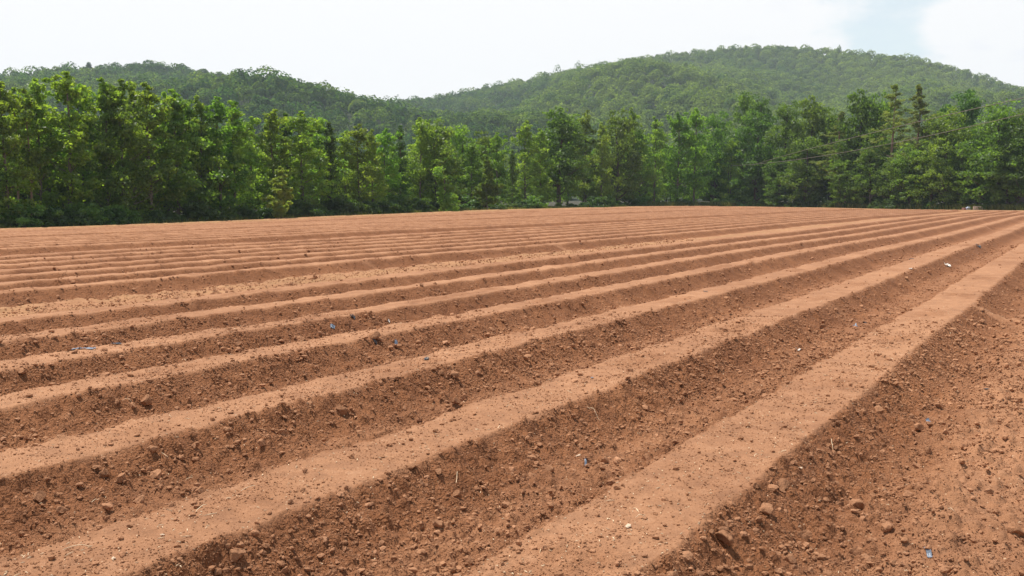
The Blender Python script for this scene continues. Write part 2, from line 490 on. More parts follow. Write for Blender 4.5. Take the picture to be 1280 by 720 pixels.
def spreading(seed, H=14.0, R=4.2, n=190, per=34, leaf=.34, mat=None, bark=None, base=.10, lobes=9):
    r = np.random.default_rng(seed)
    lc = []; lr = []
    for i in range(lobes):
        t = .22 + .62 * (i + .5) / lobes; a = i * 2.4 + r.normal(0, .4)
        er = R * math.sin(math.pi * min(.97, .18 + .74 * t)) * .62
        lc.append((er * math.cos(a), er * math.sin(a), t * H)); lr.append(R * r.uniform(.36, .56) * (1.15 - .4 * t))
    lc.append((0, 0, .86 * H)); lr.append(R * .40)
    lc = np.array(lc); lr = np.array(lr)
    k = r.integers(0, len(lc), n)
    d = unit(r.normal(size=(n, 3)))
    cc = lc[k] + d * (lr[k] * r.uniform(.45, 1.0, n))[:, None]
    low = r.random(n) < .33
    aa = r.uniform(0, 6.28, n)
    cc[low] = np.stack([R * .75 * r.uniform(.4, 1, n) * np.cos(aa), R * .75 * r.uniform(.4, 1, n) * np.sin(aa), H * r.uniform(base, .50, n)], -1)[low]
    mid = r.random(n) < .16
    cc[mid] = np.stack([r.normal(0, .2 * R, n), r.normal(0, .2 * R, n), H * r.uniform(.3, .85, n)], -1)[mid]
    cc[:, 2] = np.clip(cc[:, 2], base * H * .5, H * .97)
    cr = r.uniform(.5, 1.0, n)
    co, fa, ti = clumps_to_leaves(cc, cr, np.zeros(2), per, leaf, r, upb=.25, jit=2.2, squash=.65)
    co[:, 2] = np.maximum(co[:, 2], .03)
    crown = make_mesh('crown', co, fa, False, {'tint': ('FACE', ti)}, [mat or M_LEAF_OAK])
    return crown, trunk_mesh('trunk', H, .24, cc[r.choice(n, 36, replace=False)], bark or M_BARK_DARK, r, .5, .86)

def pine(seed, H=15.0, R=2.6, mat=None):
    r = np.random.default_rng(seed)
    cc = []; 
    z = .30 * H
    while z < H * .985:
        t = z / H
        L = R * (1.02 - t) ** .95 * 1.7
        nb = r.integers(3, 6)
        for k in range(nb):
            z += r.uniform(0, .16); a = r.uniform(0, 6.28); l = L * r.uniform(.4, 1.1)
            for u in (.45, .72, 1.0):
                cc.append((l * u * math.cos(a), l * u * math.sin(a), z + l * u * .22 + r.normal(0, .16)))
        z += r.uniform(.35, .85) * (1.2 - .5 * t)
    for k in range(3): cc.append((r.normal(0, .1), r.normal(0, .1), H * (.92 + .03 * k)))
    cc = np.array(cc); n = len(cc)
    per = 36
    idx = np.repeat(np.arange(n), per)
    d = unit(r.normal(size=(n * per, 3)) + np.array([0, 0, .35]))
    pos = cc[idx] + d * (r.uniform(.1, .50, n * per) * (1.2 - .75 * cc[idx, 2] / H))[:, None] * np.array([1, 1, .6])
    nrm = unit(r.normal(size=d.shape) + np.array([0, 0, .6]))
    co, fa = leaf_quads(pos, nrm, .38, .08, r)
    ti = np.clip(.5 + .7 * (r.random(n) - .5)[idx] + .4 * (r.random(n * per) - .5), 0, 1)
    crown = make_mesh('crown', co, fa, False, {'tint': ('FACE', ti)}, [mat or M_PINE])
    ends = cc[:-3][2::3]
    return crown, trunk_mesh('trunk', H, .19, ends[::2], M_BARK_RED, r, .2, .98)

def bush(seed, H=1.6, R=1.3, n=26, per=80, leaf=.2, mat=None):
    r = np.random.default_rng(seed)
    d = unit(r.normal(size=(n, 3))); d[:, 2] = np.abs(d[:, 2])
    cc = d * np.array([R, R, H * .85]) * r.uniform(.35, .95, n)[:, None]
    co, fa, ti = clumps_to_leaves(cc, r.uniform(.28, .5, n), np.zeros(2), per, leaf, r)
    co[:, 2] = np.maximum(co[:, 2], .02)
    crown = make_mesh('foliage', co, fa, False, {'tint': ('FACE', ti)}, [mat or M_LEAF_DK])
    parts = [tube(np.array([(0, 0, 0), c * .5 + (0, 0, .05), c]), [.025, .018, .008], 5) for c in cc[:10]]
    co, fa = merge(parts)
    return crown, make_mesh('stem', co, fa, True, None, [M_BARK_DARK])

PROTO = {}
PROTO['slender'] = [columnar(100 + i, 11, 2.7 + .35 * (i % 3), mat=M_LEAF, taper=.8 + .12 * (i % 2)) for i in range(6)]
PROTO['bare'] = [columnar(130 + i, 11, 2.0, n=17, mat=M_LEAF, bark=M_BARK_RED, bare=.34) for i in range(2)]
PROTO['bright'] = [columnar(140 + i, 11, 2.8, mat=M_LEAF_YEL) for i in range(3)]
PROTO['cone'] = [columnar(150 + i, 11, 2.0, mat=M_LEAF_DK, taper=1.5, leaf=.26, per=46) for i in range(2)]
PROTO['round'] = [spreading(160 + i, 12, 3.4, n=200, lobes=8 + i, mat=(M_LEAF, M_LEAF_OAK)[i % 2]) for i in range(4)]
PROTO['oak'] = [spreading(170 + i, 14, 4.4, n=260, lobes=10 + i) for i in range(4)]
PROTO['blue'] = [spreading(180 + i, 13, 3.0, n=200, lobes=9, mat=M_LEAF_BLUE) for i in range(2)]
PROTO['pine'] = [pine(190 + i, 15, 3.0) for i in range(3)]
PROTO['young'] = [columnar(200, 11, 3.6, n=24, per=60, leaf=.55, mat=M_LEAF_PALE, taper=1.1)]
NOM = dict(slender=11, bare=11, bright=11, cone=11, round=12, oak=14, blue=13, pine=15, young=11)
NOMR = dict(slender=2.1, bare=1.9, bright=2.0, cone=2.0, round=3.4, oak=4.4, blue=3.0, pine=3.0, young=3.4)
print('protos', time.time() - T0)

def edge_Y(px, back):
    """Distance ahead at which the line of sight through column px reaches BACK metres beyond the wood's edge."""
    k = (px - 640) / F
    y = np.linspace(20, 260, 4800)
    e = edge_dist(k * y, y)
    i = int(np.argmax((e < -back) & (y > 30)))
    return float(y[i])

def place_tree(px, py, back, kind, label, group=None, wide=1.0, cat='tree', idx=None, rz=None):
    Yd = edge_Y(px, back)
    top = at_distance(px, py, Yd)
    gz = float(base_z(np.array(top[0]), np.array(top[1]))) - DEPTH * .55 - .05
    Hh = top[2] - gz
    pr = PROTO[kind]
    crown, trunk = pr[int(rng.integers(len(pr))) if idx is None else idx % len(pr)]
    name = dict(pine='pine_tree', oak='oak_tree', young='young_tree').get(kind, 'broadleaf_tree')
    o = link(name, None, None, (top[0], top[1], gz))
    o.empty_display_size = .5
    s = Hh / NOM[kind]
    w = (.55 + .45 * s) * wide * (1.2 if kind in ('oak', 'round', 'blue') else 1.0)
    o.scale = (w, w, s)
    o.rotation_euler = (0, 0, rng.uniform(0, 6.28) if rz is None else rz)
    tag(o, label, cat, group)
    link('trunk', trunk, o); link('crown', crown, o)
    return o

# front of the wood: pixel column and top of each tree, metres behind the edge, kind, width, what sets it apart
G = 'trees along the edge of the wood'
FRONT = [
 (-22, 104, 2.5, 'slender', 1.0, 'tall green tree cut by the left edge of the view at the field margin'),
 (3, 101, 2.0, 'bright', 1.0, 'yellow-green tree, first whole crown at the left end of the wood'),
 (16, 108, 3.8, 'bare', .8, 'thin tree with a bare reddish lower trunk, second from the left end'),
 (33, 112, 3.2, 'bare', .75, 'thin tree with pink bare trunk beside the flat-topped tall tree on the left'),
 (44, 96, 4.4, 'slender', 1.0, 'tall rounded-top tree standing above two bare reddish trunks on the left'),
 (80, 88, 3.0, 'bright', 1.2, 'tallest pointed tree in the left part of the wood, pale green top'),
 (100, 104, 4.8, 'slender', .95, 'dark slim tree tucked right behind the tallest pointed left tree'),
 (129, 97, 2.8, 'slender', 1.0, 'left one of a close pair of equally tall leafy spires'),
 (148, 98, 2.6, 'slender', 1.05, 'right one of a close pair of equally tall leafy spires'),
 (166, 107, 4.2, 'slender', .85, 'narrow dark tree in the notch right of the paired spires'),
 (184, 102, 2.4, 'bright', 1.1, 'bright pointed tree just right of the narrow dark notch tree'),
 (206, 114, 3.6, 'slender', .9, 'slim tree with a small top left of the broad-shouldered tree'),
 (218, 111, 2.4, 'slender', 1.15, 'broad-shouldered green tree on the slope of the falling treetop line'),
 (236, 124, 4.0, 'slender', .9, 'darker slim tree half hidden behind the broad-shouldered tree'),
 (248, 119, 3.0, 'slender', 1.0, 'tree with a notched top between two shoulders of the treetop line'),
 (273, 120, 2.4, 'bright', 1.1, 'fresh green tree with a full rounded top left of the first dip'),
 (290, 125, 3.0, 'slender', .9, 'slender tree ending the high left run of treetops before the dip'),
 (312, 145, 4.4, 'slender', .9, 'low pale treetop in the dip after the high left run'),
 (340, 135, 2.6, 'slender', 1.05, 'pointed tree standing directly behind the small pale young tree'),
 (356, 141, 5.0, 'cone', .9, 'dim narrow top peeping between two pointed trees above the young tree'),
 (376, 138, 2.2, 'bright', 1.25, 'full conical light-green tree right of the small pale young tree'),
 (399, 146, 3.2, 'slender', .95, 'narrow tree right behind the shoulder of the full conical light-green tree'),
 (412, 152, 2.4, 'cone', 1.0, 'dark pointed cone-shaped tree left of the middle gap'),
 (431, 163, 3.4, 'slender', .9, 'short soft tree right of the dark cone near the left middle'),
 (448, 154, 3.0, 'slender', 1.1, 'pale feathery tree with a broken top in the left middle'),
 (465, 161, 2.6, 'slender', .9, 'low leafy tree below the saddle of the two hills'),
 (481, 160, 3.0, 'bright', .95, 'yellowish rounded tree left of the neat small cone'),
 (499, 156, 2.8, 'cone', .9, 'neat narrow cone of dark green left of the big open-crowned tree'),
 (524, 146, 3.2, 'slender', 1.0, 'slim spire leaning on the left of the big open-crowned tree'),
 (544, 143, 2.6, 'round', .85, 'big open-crowned tree above the vine-covered stump'),
 (574, 154, 7.0, 'round', .9, 'soft rounded tree set back right of the big open-crowned tree'),
 (590, 176, 2.8, 'slender', .9, 'lower leafy tree right above the dull olive conical shrub'),
 (606, 159, 9.0, 'round', .85, 'hazy rounded tree set back above the dull olive conical shrub'),
 (622, 165, 5.5, 'bright', .9, 'pale yellow-green tree set back left of the dark slim spire'),
 (640, 187, 2.0, 'cone', .85, 'short dark slim spire in front, at the centre of the wood'),
 (657, 150, 4.0, 'slender', 1.1, 'light-topped tree rising behind the short dark spire'),
 (676, 160, 3.0, 'slender', .95, 'slim tree on the left flank of the large domed tree'),
 (699, 131, 2.8, 'round', 1.05, 'large domed tree, tallest just right of the centre'),
 (733, 137, 6.0, 'slender', 1.1, 'lighter tree set back in the gap right of the large domed tree'),
 (752, 152, 3.0, 'slender', .9, 'dark slim tree closing the gap beside the twin-topped tree'),
 (773, 131, 2.6, 'round', .85, 'dark full tree forming the left top of the twin peaks'),
 (791, 134, 3.0, 'slender', 1.05, 'tree forming the right top of the twin peaks'),
 (801, 163, 1.8, 'slender', 1.05, 'shorter olive tree standing in front of the twin peaks'),
 (819, 145, 3.4, 'slender', 1.0, 'rounded small-topped tree between the twin peaks and the bright pair'),
 (848, 140, 2.8, 'bright', 1.1, 'left tree of the bright pair before the wood climbs to the right'),
 (869, 134, 2.4, 'bright', 1.1, 'right tree of the bright pair before the wood climbs to the right'),
 (896, 136, 5.0, 'oak', .75, 'soft green broad tree set back behind the wooden utility pole'),
 (915, 172, 1.6, 'bright', .9, 'yellow-green small tree beside the wooden utility pole'),
 (932, 105, 7.0, 'blue', .75, 'tall dark pointed tree, left of two standing above the round oaks'),
 (951, 108, 8.5, 'blue', .65, 'tall dark pointed tree, right of two standing above the round oaks'),
 (946, 132, 3.0, 'oak', .85, 'broad round oak below the two tall dark pointed trees'),
 (985, 122, 4.5, 'oak', .75, 'leafy round oak right of the two tall dark pointed trees'),
 (1014, 116, 6.0, 'round', .85, 'high rounded tree set back above the low spreading oak'),
 (1008, 168, 1.6, 'oak', .95, 'low wide spreading oak under the left end of the wires'),
 (1040, 128, 7.0, 'round', .8, 'dim rounded tree set back left of the reddish pine'),
 (1052, 142, 3.4, 'pine', 1.7, 'short reddish-green pine right of the low spreading oak'),
 (1075, 108, 4.0, 'round', .85, 'dark rich-green tree standing left of the two tall pines'),
 (1097, 109, 6.0, 'round', .75, 'thin-topped green tree touching the left tall pine'),
 (1090, 178, 1.8, 'oak', .75, 'low leafy oak beneath the crossing wires'),
 (1118, 106, 4.4, 'pine', 1.4, 'left one of two tall pines with thin brownish tops'),
 (1149, 109, 3.6, 'pine', 1.4, 'right one of two tall pines with thin brownish tops'),
 (1140, 176, 2.0, 'oak', .8, 'low green oak at the foot of the two tall pines'),
 (1172, 132, 6.0, 'round', .8, 'rounded tree filling the gap right of the two tall pines'),
 (1207, 103, 6.5, 'blue', .85, 'pale bluish-green tree rising alone near the right end'),
 (1188, 129, 2.6, 'oak', .85, 'wide olive-green oak below the pale bluish-green tree'),
 (1252, 119, 2.8, 'oak', 1.0, 'broad dark oak right of the pale bluish-green tree'),
 (1230, 150, 4.2, 'oak', .75, 'low oak behind the pale block at the field corner'),
 (975, 186, 1.3, 'oak', .7, 'dense low oak right of the wooden pole below the wire ends'),
 (1058, 192, 1.4, 'oak', .75, 'low dark oak in front of the short reddish pine'),
 (1120, 188, 1.5, 'oak', .7, 'low oak in front of the left tall pine trunk'),
 (1166, 178, 1.6, 'oak', .8, 'low dense oak between the right tall pine and the wide olive oak'),
 (1203, 176, 2.2, 'oak', .75, 'dark low oak right over the sheeted bundle'),
 (1262, 172, 1.6, 'oak', .75, 'low dark oak left of the rusty roof at the right border'),
 (1284, 128, 3.5, 'oak', .95, 'oak cut by the right edge of the view'),
]
for f in FRONT:
    place_tree(f[0], f[1], f[2], f[3], f[5], G, f[4])
young = place_tree(350, 208, -2.2, 'young', 'small pale young tree standing alone in front of the taller wood', None, .62, 'young tree')

# closely packed ranks behind the front row, which only fill the gaps
GB = 'trees packed behind the front row of the wood'
def top_line(px):
    xs = [f[0] for f in FRONT if f[2] < 5]; ys = [f[1] for f in FRONT if f[2] < 5]
    o = np.argsort(xs)
    return float(np.interp(px, np.array(xs)[o], np.array(ys)[o]))
for back, step, drop in ((8.0, 26, 34), (12.5, 32, 26), (18.0, 40, 22)):
    px = -40 + rng.uniform(0, 20)
    while px < 1330:
        kind = 'slender' if px < 880 else ('oak' if rng.random() < .7 else 'round')
        y = max(top_line(px), 118) + drop + rng.uniform(-6, 14)
        place_tree(px, y, back + rng.uniform(-1.2, 1.2), kind, 'plain green tree mostly hidden among the ranks behind the front row of the wood', GB, 1.05 if px < 880 else .8)
        px += step * rng.uniform(.75, 1.25) * (1 if px < 880 else 1.25)
print('trees', time.time() - T0)

# vine-covered snag, brownish conical shrub, understory bushes
def simple_plant(name, px, back, meshes, label, cat, scale=(1, 1, 1), group=None):
    Yd = edge_Y(px, back); x = (px - 640) / F * Yd
    gz = float(base_z(np.array(x), np.array(Yd))) - DEPTH * .55 - .04
    o = link(name, None, None, (x, Yd, gz)); o.empty_display_size = .3
    o.scale = scale; o.rotation_euler = (0, 0, rng.uniform(0, 6.28))
    tag(o, label, cat, group)
    for nm, m in meshes: link(nm, m, o)
    return o

r = np.random.default_rng(77)
cc = []; cr = []
for k in range(26):
    t = (k + .5) / 26
    cc.append((-.35 + .28 * math.sin(5 * t) + r.normal(0, .22), r.normal(0, .25), .3 + 5.4 * t)); cr.append(.42 + (.28 if t > .78 else 0) - .1 * math.sin(3.14 * t))
for k in range(26):
    d = unit(r.normal(size=(1, 3)))[0]; d[2] = abs(d[2])
    cc.append((.75 + d[0] * 1.0, d[1] * 1.0, d[2] * 2.2)); cr.append(.5)
co, fa, ti = clumps_to_leaves(np.array(cc), np.array(cr), np.zeros(2), 70, .26, r)
co[:, 2] = np.maximum(co[:, 2], .02)
vine = make_mesh('vine_leaves', co, fa, False, {'tint': ('FACE', ti)}, [M_LEAF_YEL])
snag = trunk_mesh('trunk', 5.6, .16, [], M_BARK_DARK, r, .1)
o = simple_plant('vine_covered_stump', 556, -1.8, [('vine_leaves', vine), ('trunk', snag)], 'broken trunk smothered in pale vines with a leafy mound at its foot', 'vine', (1, 1, .86))
o.rotation_euler = (0, 0, 0)
sh = columnar(310, 11, 3.6, n=26, per=60, leaf=.5, mat=M_LEAF_OAK, taper=1.3)
simple_plant('conical_shrub', 609, -1.2, [('foliage', sh[0]), ('stem', sh[1])], 'dull olive conical shrub at the wood edge near the centre', 'shrub', (.55, .55, .60))

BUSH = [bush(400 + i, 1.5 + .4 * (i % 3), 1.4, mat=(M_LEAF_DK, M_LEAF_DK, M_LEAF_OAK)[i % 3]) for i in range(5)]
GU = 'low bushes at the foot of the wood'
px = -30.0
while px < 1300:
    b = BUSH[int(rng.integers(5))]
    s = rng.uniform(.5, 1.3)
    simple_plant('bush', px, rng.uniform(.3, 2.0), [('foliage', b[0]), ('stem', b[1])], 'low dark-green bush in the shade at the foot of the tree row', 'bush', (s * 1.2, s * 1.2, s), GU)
    px += rng.uniform(9, 19)
    while min(abs(px - 350), abs(px - 558), abs(px - 609)) < 9: px += 3

# grass verge along the edge: uncountable
n = 42000
u = rng.random(n)
seg_len = [math.hypot(b[0] - a[0], b[1] - a[1]) for a, b in zip(EDGE[:-1], EDGE[1:])]
which = rng.choice(5, n, p=np.array([.42, .10, .30, .18, .0]) / 1.0)
pa = np.array(EDGE)[which]; pb = np.array(EDGE)[which + 1]
lo = np.where(which == 0, .36, 0.0)
pt = pa + (pb - pa) * (lo + (1 - lo) * u)[:, None]
dn = np.stack([(pb - pa)[:, 1], -(pb - pa)[:, 0]], -1); dn = dn / np.linalg.norm(dn, axis=1, keepdims=True)
off = rng.normal(-.6, .7, n)
off = np.clip(off, -3.5, .8 + .5 * (which >= 1))
pt = pt + dn * off[:, None]
dens = noise(pt[:, 0] / 3.5, pt[:, 1] / 3.5, 91)
k = dens > -.15 - .35 * (which >= 1)
pt = pt[k]; wk = which[k]; n = len(pt)
gz = base_z(pt[:, 0], pt[:, 1]) - DEPTH * .55 - .03
hb = rng.uniform(.18, .42, n) * (1 + 1.3 * (wk >= 1)); a = rng.uniform(0, 6.28, n)
tx = np.stack([np.cos(a), np.sin(a), 0 * a], -1); lean = np.stack([np.cos(a * 3), np.sin(a * 3), 0 * a], -1) * (hb * rng.uniform(.1, .7, n))[:, None]
b0 = np.stack([pt[:, 0], pt[:, 1], gz], -1)
wv = rng.uniform(.02, .05, n)[:, None]
up = np.array([0, 0, 1.0]) * hb[:, None]
c = np.stack([b0 - tx * wv, b0 + tx * wv, b0 + up * .6 + lean * .4 + tx * wv * .7, b0 + up + lean], 1).reshape(-1, 3)
me = make_mesh('grass_verge', c, np.arange(n * 4).reshape(-1, 4), False, {'tint': ('FACE', np.clip(rng.normal(.55, .3, n), 0, 1))}, [M_GRASS])
tag(link('grass_verge', me), 'thin rough grass along the foot of the wood', 'grass', kind='stuff')

# ------------------------------------------------------------------ forest on the hills (one mass)
r = np.random.default_rng(5)
pts = []
step = 9.2
for rad in np.arange(345, 1240, step * .95):
    m = int(1.25 * rad / step)
    aa = np.linspace(-.62, .62, m) + r.normal(0, .35 * step / rad, m)
    pts.append(np.stack([aa, rad + r.normal(0, step * .35, m)], -1))
pts = np.concatenate(pts)
aa, ra = pts[:, 0], pts[:, 1]
R = ridge_R(aa)
zz = hill_z(aa, ra)
ok = (ra < R + 25) & ((zz + 10 - CAM_Z) / ra > .028)
aa, ra, zz = aa[ok], ra[ok], zz[ok]
n = len(aa)
cx, cy = ra * np.sin(aa), ra * np.cos(aa)
big = np.exp(r.normal(0, .30, n)).clip(.55, 1.7)
cw = 4.7 * big; ch = 6.0 * big * r.uniform(.8, 1.25, n)
con = r.random(n) < .02
ch = np.where(con, ch * 1.5, ch); cw = np.where(con, cw * .6, cw)
patch = noise(cx / 160, cy / 260, 95) + .5 * noise(cx / 60, cy / 90, 96)
pxv = 640 + F * np.tan(aa)
warm = .25 * sstep(760, 900, pxv) - .20 * sstep(640, 500, pxv)  # sunlit look of the right hill painted into crown tint; left tinted darker
tree_t = np.clip(.40 + .30 * patch + warm + r.normal(0, .20, n) - .25 * con, 0, 1)
per = 210
idx = np.repeat(np.arange(n), per)
d = unit(r.normal(size=(n * per, 3)).astype(np.float32)); d[:, 2] = np.abs(d[:, 2]) - .25
lob = 1 + .28 * np.sin(np.arctan2(d[:, 1], d[:, 0]) * 3 + r.uniform(0, 6.28, n)[idx]) * (1 - np.abs(d[:, 2])) + r.normal(0, .05, n * per)
pos = np.stack([cx[idx] + d[:, 0] * cw[idx] * lob, cy[idx] + d[:, 1] * cw[idx] * lob, zz[idx] + 2 + d[:, 2] * ch[idx] * lob], -1)
nrm = unit(d + np.array([0, 0, .25]) + r.normal(size=d.shape) * .22)
co, fa = leaf_quads(pos, nrm, 1.6, 1.4, r)
ti = np.clip(tree_t[idx] + r.normal(0, .1, n * per), 0, 1)
me = make_mesh('hill_forest', co, fa, False, {'tint': ('FACE', ti)}, [M_HILLF])
tag(link('hill_forest', me), 'unbroken green forest covering the two hills', 'forest', kind='stuff')
print('hill forest', n, time.time() - T0)
# the lone conifer on the saddle
def lone_conifer():
    crown, trunk = PROTO['cone'][0]
    a = math.atan((437 - 640) / F); rr_ = float(ridge_R(np.array(a))) - 5
    z = float(hill_z(np.array(a), np.array(rr_)))
    o = link('conifer_tree', None, None, (rr_ * math.sin(a), rr_ * math.cos(a), z))
    o.scale = (2.3, 2.3, 1.5)
    tag(o, 'lone pointed conifer standing proud on the saddle between the hills', 'tree')
    link('trunk', trunk, o); link('crown', crown, o)
lone_conifer()

# ------------------------------------------------------------------ clods, crumbs, straw, scraps
def ico(sub):
    import bmesh
    bm = bmesh.new(); bmesh.ops.create_icosphere(bm, subdivisions=sub, radius=1)
    bm.verts.ensure_lookup_table()
    v = np.array([x.co[:] for x in bm.verts]); f = np.array([[q.index for q in p.verts] for p in bm.faces])
    bm.free(); return v, f

def lump(v, seed, amp=.32):
    r = np.random.default_rng(seed)
    out = v.copy()
    for k in range(14):                      # knock flat facets off the ball
        nrm = unit(r.normal(size=3)[None])[0]; c = r.uniform(.48, .86)
        dd = out @ nrm
        out = np.where((dd > c)[:, None], out - nrm * (dd - c)[:, None], out)
    fx = r.uniform(0, 9, 3)
    w = noise(v[:, 0] * 1.4 + fx[0], v[:, 1] * 1.4 + v[:, 2] * .9 + fx[1], seed) + .5 * noise(v[:, 0] * 3.1 + v[:, 2] * 2 + fx[2], v[:, 1] * 3.3 - v[:, 2] * 2.2, seed + 1)
    if len(v) > 100: w = w + .25 * noise(v[:, 0] * 7 + v[:, 2] * 5, v[:, 1] * 7 - v[:, 2] * 4, seed + 2)
    out = out * (1 + amp * w)[:, None]
    return out * np.array([1.0, r.uniform(.65, .95), r.uniform(.5, .85)])

V1, F1 = ico(1); V2, F2 = ico(2); V4, F4 = ico(4)
# uncountable crumbs
def crumbs(n, r_lo, r_hi, V, FA, nv, size_fn, seed, top_keep):
    r = np.random.default_rng(seed)
    rad = np.exp(r.uniform(math.log(r_lo), math.log(r_hi), n)); a = r.uniform(-.80, .80, n)
    x, y = rad * np.sin(a), rad * np.cos(a)
    z, rough, d = height(x, y, True, np.full(n, .01))
    keep = r.random(n) < np.where(rough > .6, 1.0, top_keep + np.maximum(0, rough - .15) * .35) * (.35 + .65 * sstep(-.3, .3, noise(x / .5, y / .5, seed)))
    keep &= edge_dist(x, y) > 1
    x, y, z, rad = x[keep], y[keep], z[keep], rad[keep]
    m = len(x)
    s = size_fn(rad, m, r)
    vs = np.stack([lump(V, seed * 31 + k) for k in range(nv)])
    pick = r.integers(0, nv, m)
    g = vs[pick]
    an = r.uniform(0, 6.28, m); c_, s_ = np.cos(an)[:, None], np.sin(an)[:, None]
    gx = g[..., 0] * c_ - g[..., 1] * s_; gy = g[..., 0] * s_ + g[..., 1] * c_
    co = np.stack([gx * s[:, None] + x[:, None], gy * s[:, None] + y[:, None], g[..., 2] * s[:, None] + (z + s * .25)[:, None]], -1)
    fa = FA[None] + (np.arange(m) * len(V))[:, None, None]
    ti = np.repeat(np.clip(r.normal(.5, .22, m), 0, 1), len(FA))
    return co.reshape(-1, 3), fa.reshape(-1, 3), ti
sets = [crumbs(340000, 3.2, 14, V1, F1, 16, lambda rad, m, r: np.maximum(.0055, rad * .0009) * (.8 + .5 * r.pareto(2.6, m)).clip(0, 5), 3, .34),
        crumbs(130000, 9, 42, V1, F1, 16, lambda rad, m, r: (.008 + rad * .0005) * (.8 + .5 * r.pareto(3.0, m)).clip(0, 3.2), 4, .02),
        crumbs(18000, 3.2, 22, V2, F2, 12, lambda rad, m, r: (.014 + .0006 * rad) * (.8 + .45 * r.pareto(3.0, m)).clip(0, 2.6), 6, .06)]
co, fa = merge([(a_, b_) for a_, b_, _ in sets]); ti = np.concatenate([c_ for _, _, c_ in sets])
me = make_mesh('soil_crumbs', co, fa, False, {'tint': ('FACE', ti)}, [M_CLOD])
tag(link('soil_crumbs', me), 'loose red soil crumbs littering the furrows between the beds', 'soil', kind='stuff')
print('crumbs', len(fa), time.time() - T0)

CLODS = []
for k in range(12):
    v = lump(V4, 900 + k, .17) * 1.2
    v = v + v * (.035 * noise(v[:, 0] * 13 + v[:, 2] * 8, v[:, 1] * 13 - v[:, 2] * 7, k))[:, None]
    CLODS.append(make_mesh('clod', v, F4, True, {'tint': ('POINT', np.full(len(v), .55))}, [M_CLOD]))
STONES = [make_mesh('stone', lump(V4, 950 + k, .18) * np.array([1, .8, .45]), F4, True, None, [M_STONE]) for k in range(3)]

def put(name, me, x, y, size, label, cat, group=None, sink=.35, fine=True):
    z = float(height(np.array([x]), np.array([y]), fine, np.array([.01]))[0][0])
    o = link(name, me, None, (x, y, z + size * .6 * (1 - 2 * sink) + .004))
    o.scale = (size, size, size)
    o.rotation_euler = (rng.uniform(-.3, .3), rng.uniform(-.3, .3), rng.uniform(0, 6.28))
    return tag(o, label, cat, group)

NAMED = [
 (426, 512, 17, 'large squarish orange-brown clod alone on the bank left of centre'),
 (49, 620, 18, 'dark round clod in the lower left furrow near the left border'),
 (297, 697, 20, 'big blocky clod at the lower left bank edge by the bottom border'),
 (332, 683, 13, 'middling clod just right of the big blocky clod at the bottom'),
 (183, 502, 14, 'reddish clod halfway up the third bank at the left'),
 (190, 566, 13, 'upright clod on the crest of the second bank at the left'),
 (245, 564, 13, 'rounded clod right of the upright clod on the second bank'),
 (284, 543, 11, 'flat clod on the second bank crest left of a clod pair'),
 (352, 544, 13, 'pale clod low in the furrow below the large squarish clod'),
 (175, 629, 14, 'lumpy clod in the lower left furrow beside straw bits'),
 (220, 627, 10, 'small pointed clod right of the lumpy lower left clod'),
 (128, 590, 15, 'shadowed crumbling clod under the lower left bed edge'),
 (567, 472, 14, 'wedge-shaped clod hanging on the bank above centre'),
 (571, 622, 12, 'light angular clod on the central furrow bank'),
 (664, 599, 12, 'dark stone-like clod on the bank below the centre'),
 (623, 667, 14, 'long low clod on the furrow floor at the bottom centre'),
 (586, 702, 12, 'round clod close to the bottom border left of centre'),
 (633, 631, 12, 'broken double clod in the middle of the central furrow'),
 (977, 607, 21, 'large clod perched on the right edge of the broad nearest bed'),
 (958, 640, 20, 'large slanted clod just below the perched clod at the broad bed edge'),
 (906, 677, 26, 'biggest clod, at the foot of the broad bed by the bottom border'),
 (1069, 636, 18, 'rough dark clod in the open ground right of the broad bed'),
 (1050, 635, 12, 'smooth pale clod touching the rough dark clod on the right'),
 (1232, 551, 13, 'flat dark clod near the right border'),
 (1237, 618, 13, 'pale angular clod above the broad slab by the right border'),
 (1269, 671, 22, 'broad slab-like clod at the lower right border'),
 (1148, 536, 12, 'round clod beside the blue scrap on the right ground'),
 (1263, 468, 13, 'low clod in the upper part of the right-hand open ground'),
 (1098, 514, 11, 'pale pointed clod at the right slope of the broad bed'),
 (1082, 702, 14, 'crumbly clod at the bottom border right of the broad bed'),
 (1031, 634, 11, 'small clod at the slope foot left of the smooth pale clod'),
 (1028, 411, 9, 'dark reddish clod alone high in the right-hand furrow'),
]
for i, (px, py, sz, lab) in enumerate(NAMED):
    x, y, _ = ground_hit(px, py + sz * .3)
    put('soil_clod', CLODS[i % 12], x, y, sz / 2 / F * y * 1.05, lab, 'clod', 'large clods on the near banks', .22)
PALE = [(785, 661, 13, 'pale flat stone on the broad nearest bed'), (723, 578, 9, 'small rounded cream stone in the central furrow'),
        (1000, 594, 8, 'cream pebble at the edge of the broad bed'), (203, 672, 9, 'cream chip on the lowest left bed'), (142, 703, 10, 'flat cream chip near the lower left corner')]
for i, (px, py, sz, lab) in enumerate(PALE):
    x, y, _ = ground_hit(px, py)
    put('pale_stone', STONES[i % 3], x, y, sz / 2 / F * y, lab, 'stone', None, .35)
GC = 'middling clods strewn over the furrows'
cnt = 0
r = np.random.default_rng(41)
while cnt < 250:
    rad = math.exp(r.uniform(math.log(4.4), math.log(17))); a = r.uniform(-.47, .47)
    x, y = rad * math.sin(a), rad * math.cos(a)
    _, rough, d = height(np.array([x]), np.array([y]), False)
    if rough[0] < .6 or (d[0] > .3 and r.random() < .5): continue
    sz = (.012 + .0011 * rad) * (1 + .35 * r.pareto(3)) * 1.0
    put('soil_clod', CLODS[int(r.integers(12))], x, y, min(sz, .06), 'middling rough red-brown clod among the crumbs of a furrow', 'clod', GC, .28)
    cnt += 1

